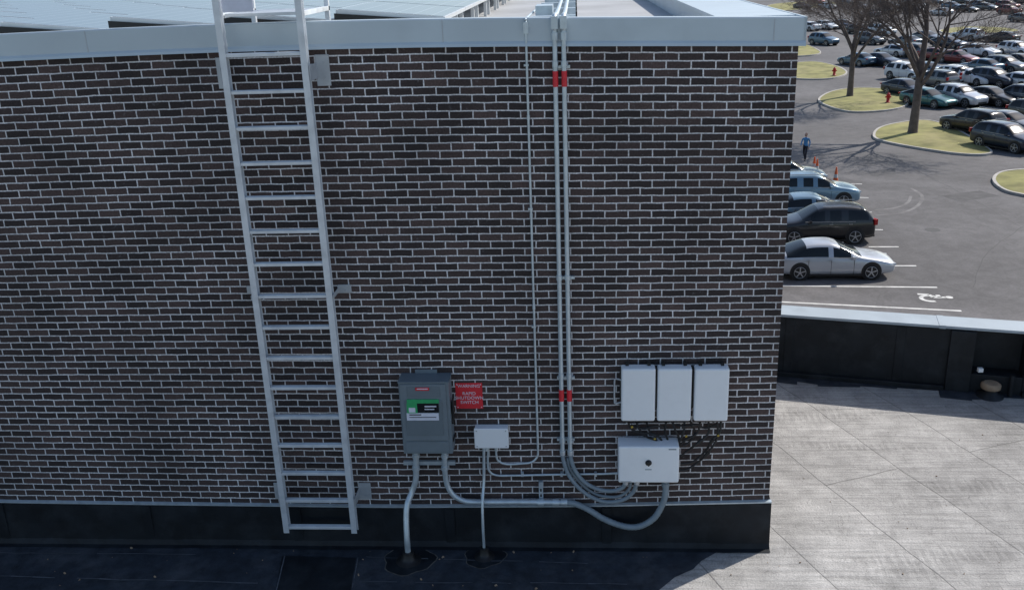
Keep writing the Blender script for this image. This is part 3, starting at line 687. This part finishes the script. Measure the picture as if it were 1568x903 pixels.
def car_mesh(kind,paint):
    st=ST_[kind]; vs=[];fs=[];ms=[]
    for (x,zb_,be,tp,w_,wt) in st:
        h=[(0,zb_),(w_*.88,zb_),(w_*.98,zb_+.10),(w_,(zb_+be)/2+.06),(w_*.955,be),(wt+.02,tp-.045),(wt*.80,tp),(0,tp+.025)]
        ringp=[(x,y,z) for y,z in h]+[(x,-y,z) for y,z in h[1:-1][::-1]]
        vs+=ringp
    n=14; ns=len(st)
    gl_side=range(5,12); gl_top_f=(4,5); gl_top_r=(10,11)
    if kind=='suv': gl_top_r=(11,12); gl_side=range(5,12)
    pill={'sedan':(7,),'suv':(7,9)}[kind]
    for i in range(ns-1):
        for k in range(n):
            k2=(k+1)%n; fs.append((i*n+k,i*n+k2,(i+1)*n+k2,(i+1)*n+k)); mi=0
            if k in (4,9) and i in gl_side and i not in pill: mi=1
            if k in (5,6,7,8) and (i in gl_top_f or i in gl_top_r): mi=1
            if k in (0,13): mi=2
            ms.append(mi)
    fs.append(tuple(range(n))[::-1]); ms.append(0); fs.append(tuple((ns-1)*n+k for k in range(n))); ms.append(0)
    me=bpy.data.meshes.new("tmp"); me.from_pydata(vs,[],fs)
    for i,p in enumerate(me.polygons): p.material_index=ms[i]; p.use_smooth=True
    to=bpy.data.objects.new("tmp",me); COL.objects.link(to); s=to.modifiers.new("s",'SUBSURF'); s.levels=2; s.render_levels=2
    dg=bpy.context.evaluated_depsgraph_get(); em=bpy.data.meshes.new_from_object(to.evaluated_get(dg))
    mb=MB(); mb.v=[tuple(v.co) for v in em.vertices]
    for p in em.polygons: mb.f.append(tuple(p.vertices)); mb.m.append(p.material_index); mb.sm.append(True)
    bpy.data.objects.remove(to); 
    r=.335 if kind=='sedan' else .37; W=st[6][4]; wx=1.42 if kind=='sedan' else 1.36
    for x in (wx,-wx+.02):
        for s_ in (1,-1):
            yo=s_*(W-.012)
            mb.tube([(x,s_*.6,r+.03),(x,yo+s_*.004,r+.03)],r+.065,26,2)
            mb.tube([(x,s_*.6,r),(x,yo-s_*.0,r),(x,yo+s_*.015,r)],[r,r,r-.02],26,5)
            mb.tube([(x,yo+s_*.014,r),(x,yo+s_*.018,r)],r*.68,24,2)
            for a in range(5):
                an=a*2*math.pi/5+.3; rot=Matrix.Rotation(-an,3,'Y'); mb.box(Vector((x,yo+s_*.02,r))+rot@Vector((r*.33,0,0)),(r*.66,.012,.045),3,rot)
            mb.tube([(x,yo+s_*.015,r),(x,yo+s_*.03,r)],r*.13,12,3)
            ringp=[(x+r*.7*math.cos(t),yo+s_*.02,r+r*.7*math.sin(t)) for t in [k*math.pi/12 for k in range(25)]]; mb.tube(ringp,.010,6,3)
    fx=st[1][0]-.03; hz=st[1][2]-.03; rx=st[-2][0]; rz=st[-2][2]-.08; rw=st[-2][4]
    for s_ in (1,-1):
        mb.box((fx-.06,s_*.58,hz-.02),(.22,.30,.10),6,Matrix.Rotation(-s_*.45,3,'Z'))
        mb.box((rx-.03,s_*(rw-.16),rz),(.16,.30,.11 if kind=='sedan' else .26),4,Matrix.Rotation(s_*.35,3,'Z'))
        mb.box((st[5][0]+.05,s_*(W+.07),st[5][2]+.05),(.12,.17,.12),0)
        for dx in (-.12,-.98): mb.box((dx-.12,s_*(W-.008),st[6][2]-.1),(.16,.02,.025),3)
        for dx in (.72,-.18,-1.08): mb.box((dx,s_*(W-.012),.55),(.012,.012,.62),2)
        mb.box((0,s_*(W-.03),.21),(2.1,.05,.06),2)
        mb.box((-.2,s_*(W-.025),st[6][2]+.012),(2.2,.03,.02),3)
        if kind=='suv': mb.box((-.75,s_*.62,1.70),(1.7,.03,.03),3)
    mb.box((st[0][0]-.02,0,.42),(.06,.9,.16),2); mb.box((rx-.13,0,.6),(.04,.5,.12),6)
    mb.box((rx-.10,0,.32),(.08,1.2,.10),2)
    me2=bpy.data.meshes.new("parked_car_"+kind); me2.from_pydata(mb.v,[],mb.f)
    for mm in (paint,M['glass'],M['black'],M['rim'],M['tail'],M['tyre'],M['head']): me2.materials.append(mm)
    for i,p in enumerate(me2.polygons): p.material_index=mb.m[i]; p.use_smooth=mb.sm[i]
    return me2
cache={}
def car(kind,col,px,py,ang,dx=0,dy=0):
    if (kind,col) not in cache: cache[(kind,col)]=car_mesh(kind,paints[col])
    o=bpy.data.objects.new("parked_car",cache[(kind,col)]); COL.objects.link(o); q=lot(px,py); o.location=(q.x+dx,q.y+dy,LOT+.004); o.rotation_euler=(0,0,math.radians(ang))
    return o
def carnose(kind,col,px,py,ang=0):
    o=car(kind,col,px,py,ang); wx=1.42 if kind=='sedan' else 1.36
    a=math.radians(ang); o.location.x-=wx*math.cos(a); o.location.y+=.92-wx*math.sin(a); return o
carnose('sedan','silver',1334,429,-1)
o=carnose('suv','black',1309,374,179); o.location.x-=2*1.36     # reversed in, tail lights to the aisle
carnose('sedan','ltblue',1298,347,-1)
carnose('suv','ltblue',1291,318,-1)
carnose('suv','blue',1242,292,-1)
far=[('sedan','white',1237,53),('sedan','white',1264,51),('suv','blue',1261,75),('sedan','blue',1311,106),('sedan','navy',1350,107),
('sedan','navy',1387,152),('suv','grey',1430,140),('sedan','teal',1420,168),('suv','silver',1468,167),('suv','white',1450,132),('sedan','white',1486,135),('sedan','black',1517,166),('suv','navy',1556,166),
('sedan','red',1437,99),('sedan','red',1466,103),('sedan','blue',1501,117),('suv','grey',1538,117),('sedan','black',1564,110),
('suv','black',1487,208),('sedan','grey',1545,208),('suv','navy',1540,234),('sedan','black',1532,71),('sedan','navy',1452,79),('suv','grey',1405,95),
('sedan','grey',1385,77),('suv','white',1350,60),('sedan','white',1500,92),('suv','silver',1480,68),('sedan','grey',1420,70),('suv','black',1590,195),('sedan','silver',1600,235),('sedan','grey',1510,22),('sedan','black',1480,25),('sedan','silver',1440,30),('suv','navy',1400,27),('sedan','grey',1360,28),('sedan','white',1330,32),('suv','red',1545,28),('sedan','grey',1566,40),
('sedan','blue',1410,122),('suv','white',1388,128),('suv','navy',1520,138),('sedan','silver',1552,140),('suv','grey',1332,74),('sedan','black',1315,58),('sedan','silver',1366,92),('suv','silver',1556,92),('sedan','navy',1290,50)]
for i,(k,c_,px,py) in enumerate(far):
    car(k,c_,px,py-6,-62+random.uniform(-3,3) + (180 if i%3==0 else 0))
for i in range(16):
    car(random.choice(['sedan','suv']),random.choice(['silver','white','black','navy','grey','grey','blue','black','red']),1225+i*23+random.uniform(-4,4),14-(i%2)*7,-62)
# ------------------------------------------------------------------ trees (bare)
def tree(base,h,seed,r0,fork):
    rnd=random.Random(seed); E=empty("bare_tree",base); mb=MB()
    def branch(p,d,L,r,lev):
        n=5 if lev<3 else 3; pts=[p]; rad=[r]; dd=d.copy()
        for i in range(n):
            dd=(dd+Vector((rnd.uniform(-1,1),rnd.uniform(-1,1),rnd.uniform(-.5,.8)))*(.15+.03*lev)).normalized()
            pts.append(pts[-1]+dd*L/n); rad.append(r*(1-.6*(i+1)/n))
        mb.tube(pts,rad,8 if lev<2 else (5 if lev<4 else 3),0,cap=False)
        if lev>=6 : return
        nb={0:0,1:5,2:5,3:5,4:4,5:3}[lev]
        for k in range(nb):
            t=.3+.7*(k+rnd.random()*.6)/nb; j=min(n-1,int(t*n)); fr=t*n-j; q=pts[j].lerp(pts[j+1],min(1,fr)); rr=rad[j]*.55
            ax=Vector((rnd.uniform(-1,1),rnd.uniform(-1,1),rnd.uniform(-.3,.3))).normalized()
            nd=(Matrix.Rotation(rnd.uniform(.45,.95),3,ax)@dd).normalized(); nd.z=abs(nd.z)*.7+.1 if lev<4 else nd.z; nd.normalize()
            branch(q,nd,L*rnd.uniform(.5,.72),max(rr,.009),lev+1)
    lean=Vector((rnd.uniform(-.03,.08),0,1)); tp=[Vector((0,0,-.1)),Vector((0,0,.3)),lean*fork*.35,lean*fork*.7,lean*fork]
    mb.tube(tp,[r0*1.5,r0*1.1,r0*.92,r0*.86,r0*.80],12,0)
    n=6
    for k in range(n):
        a=k*2*math.pi/n+rnd.random(); sp=rnd.uniform(.35,.85)
        if k==0: sp=.08
        d=Vector((math.cos(a)*sp,math.sin(a)*sp,1)).normalized()
        branch(lean*fork*(1-.07*k),d,h*rnd.uniform(.34,.46),r0*rnd.uniform(.38,.55) if k else r0*.72,1)
    mb.obj("trunk_and_limbs",[M['bark']],E)
tree(lot(1301,150),14,3,.27,4.6)
tree(lot(1397,207),14,11,.31,5.0)
# ------------------------------------------------------------------ hydrants, cones
def hydrant(px,py):
    E=empty("fire_hydrant",lot(px,py,.15)); mb=MB()
    mb.tube([(0,0,0),(0,0,.06),(0,0,.07),(0,0,.55),(0,0,.6),(0,0,.72),(0,0,.78),(0,0,.86)],[.19,.19,.13,.13,.17,.15,.07,.04],14)
    mb.tube([(-.24,0,.48),(.24,0,.48)],.07,10); mb.tube([(0,-.26,.42),(0,0,.42)],.09,10); mb.obj("body",[M['hyd']],E)
hydrant(1277,118); hydrant(1359,160)
def cone(px,py):
    E=empty("traffic_cone",lot(px,py)); mb=MB(); mb.box((0,0,.025),(.42,.42,.05),0)
    mb.tube([(0,0,.05),(0,0,.35)],[.16,.12],16,0); mb.tube([(0,0,.35),(0,0,.55)],[.121,.09],16,1); mb.tube([(0,0,.55),(0,0,.95)],[.09,.035],16,0); mb.obj("body",[M['orange'],M['paint']],E)
cone(1279,281); cone(1250,268); cone(1246,264)
# ------------------------------------------------------------------ person walking
def person(px,py,ang):
    E=empty("person",lot(px,py,.006)); E.rotation_euler=(0,0,math.radians(ang))
    J_={'pel':((0,0,.95),.13),'wst':((0,.0,1.10),.12),'chs':((.0,0,1.30),.15),'nb':((0,0,1.45),.075),'nk':((.0,.01,1.52),.055),
     'hl':((-.09,0,.90),.10),'kl':((-.10,.16,.50),.065),'al':((-.10,.22,.09),.042),'tl':((-.10,.38,.04),.035),
     'hr':((.09,0,.90),.10),'kr':((.10,-.06,.48),.065),'ar':((.10,-.30,.14),.042),'tr':((.10,-.20,.04),.035),
     'sl':((-.19,0,1.41),.065),'el':((-.24,-.10,1.14),.045),'wl':((-.23,.02,.90),.032),'pl':((-.23,.05,.84),.034),
     'sr':((.19,0,1.41),.065),'er':((.24,.10,1.14),.045),'wr':((.23,.26,.98),.032),'pr':((.23,.32,.95),.034)}
    Ed=[('pel','wst'),('wst','chs'),('chs','nb'),('nb','nk'),('pel','hl'),('hl','kl'),('kl','al'),('al','tl'),('pel','hr'),('hr','kr'),('kr','ar'),('ar','tr'),('chs','sl'),('sl','el'),('el','wl'),('wl','pl'),('chs','sr'),('sr','er'),('er','wr'),('wr','pr')]
    for s,h,dr in (('l',J_['pl'][0],(0,.03,-.06)),('r',J_['pr'][0],(0,.06,-.03))):
        for k in range(5):
            off=(k-2)*.019; ln=(.75,.95,1.05,1.0,.8)[k]; nm=f'f{s}{k}'
            b_=(h[0],h[1]+dr[1]*.5+off*.8,h[2]+dr[2]*.5-off*.3); J_[nm]=((b_[0],b_[1]+dr[1]*ln*.3,b_[2]+dr[2]*ln*.6),.009); J_[nm+'t']=((b_[0]+(-.01 if s=='r' else .01),b_[1]+dr[1]*ln,b_[2]+dr[2]*ln*1.1),.008)
            Ed+=[('p'+s,nm),(nm,nm+'t')]
    keys=list(J_); me=bpy.data.meshes.new("t"); me.from_pydata([J_[k][0] for k in keys],[(keys.index(a),keys.index(b_)) for a,b_ in Ed],[])
    o=bpy.data.objects.new("t",me); COL.objects.link(o); mo=o.modifiers.new("k",'SKIN'); mo.use_smooth_shade=True
    for i,k in enumerate(keys):
        sv=me.skin_vertices[0].data[i]; sv.radius=(J_[k][1],)*2 if k not in('chs','wst') else (J_[k][1],J_[k][1]*.75); sv.use_root=(i==0)
    s=o.modifiers.new("s",'SUBSURF'); s.levels=1
    dg=bpy.context.evaluated_depsgraph_get(); em=bpy.data.meshes.new_from_object(o.evaluated_get(dg)); bpy.data.objects.remove(o)
    mats=[mat("blue_jacket",(.08,.26,.50),.8),mat("dark_trousers",(.02,.02,.03),.85),mat("skin",(.45,.27,.20),.6),mat("shoe",(.015,.015,.015),.5),mat("hair",(.03,.02,.015),.7)]
    for mm in mats: em.materials.append(mm)
    for p in em.polygons:
        c=p.center; p.use_smooth=True
        mi=0
        if c.z<.98 and abs(c.x)<.19: mi=1
        if c.z<.09 or (c.y<-.2 and c.z<.12): mi=3
        if c.z>1.49: mi=2
        if abs(c.x)>.19 and ((c.x<0 and c.z<.90) or (c.x>0 and c.y>.27)): mi=2
        p.material_index=mi
    b_=bpy.data.objects.new("body",em); COL.objects.link(b_); b_.parent=E
    mb=MB(); hp=[];R_=[]
    for i in range(11):
        t=i/10; z=1.53+.235*t; hp.append((0,.015+.01*math.sin(t*3),z)); R_.append(max(.012,.082*math.sin(math.pi*min(1,(t*.86+.12)))**.55))
    mb.tube(hp,R_,16,2); hp2=[(0,-.012,z+.008) for (_,_,z) in hp[4:]]; mb.tube(hp2,[r*1.07 for r in R_[4:]],16,4)
    mb.tube([(0,.09,1.655),(0,.115,1.63)],[.008,.016],6,2)
    for s_ in (-1,1): mb.tube([(s_*.078,.01,1.63),(s_*.09,.0,1.67)],[.012,.016],6,2); mb.tube([(s_*.03,.088,1.655),(s_*.03,.094,1.655)],.009,6,4)
    mb.tube([(-.025,.093,1.59),(.025,.093,1.59)],.006,6,3)
    mb.obj("head",mats,E)
person(1232,246,150)
# ------------------------------------------------------------------ light
S=Vector((.811,.584,0)).normalized(); EL=math.radians(41); AZ=math.atan2(S.x,S.y)
S=Vector((S.x*math.cos(EL),S.y*math.cos(EL),math.sin(EL)))
ld=bpy.data.lights.new("sun",'SUN'); ld.energy=4.8; ld.angle=math.radians(.5); ld.color=(1,.94,.86)
lo=bpy.data.objects.new("sun",ld); COL.objects.link(lo); lo.rotation_mode='QUATERNION'; lo.rotation_quaternion=S.to_track_quat('Z','Y'); lo.location=(20,20,30)
wd=bpy.data.worlds.new("World"); scene.world=wd; wd.use_nodes=True; nt=wd.node_tree
sky=nt.nodes.new("ShaderNodeTexSky"); sky.sky_type='NISHITA'; sky.sun_disc=False; sky.sun_elevation=EL; sky.sun_rotation=AZ
bg=nt.nodes["Background"]; bg.inputs["Strength"].default_value=.15; nt.links.new(sky.outputs[0],bg.inputs[0])
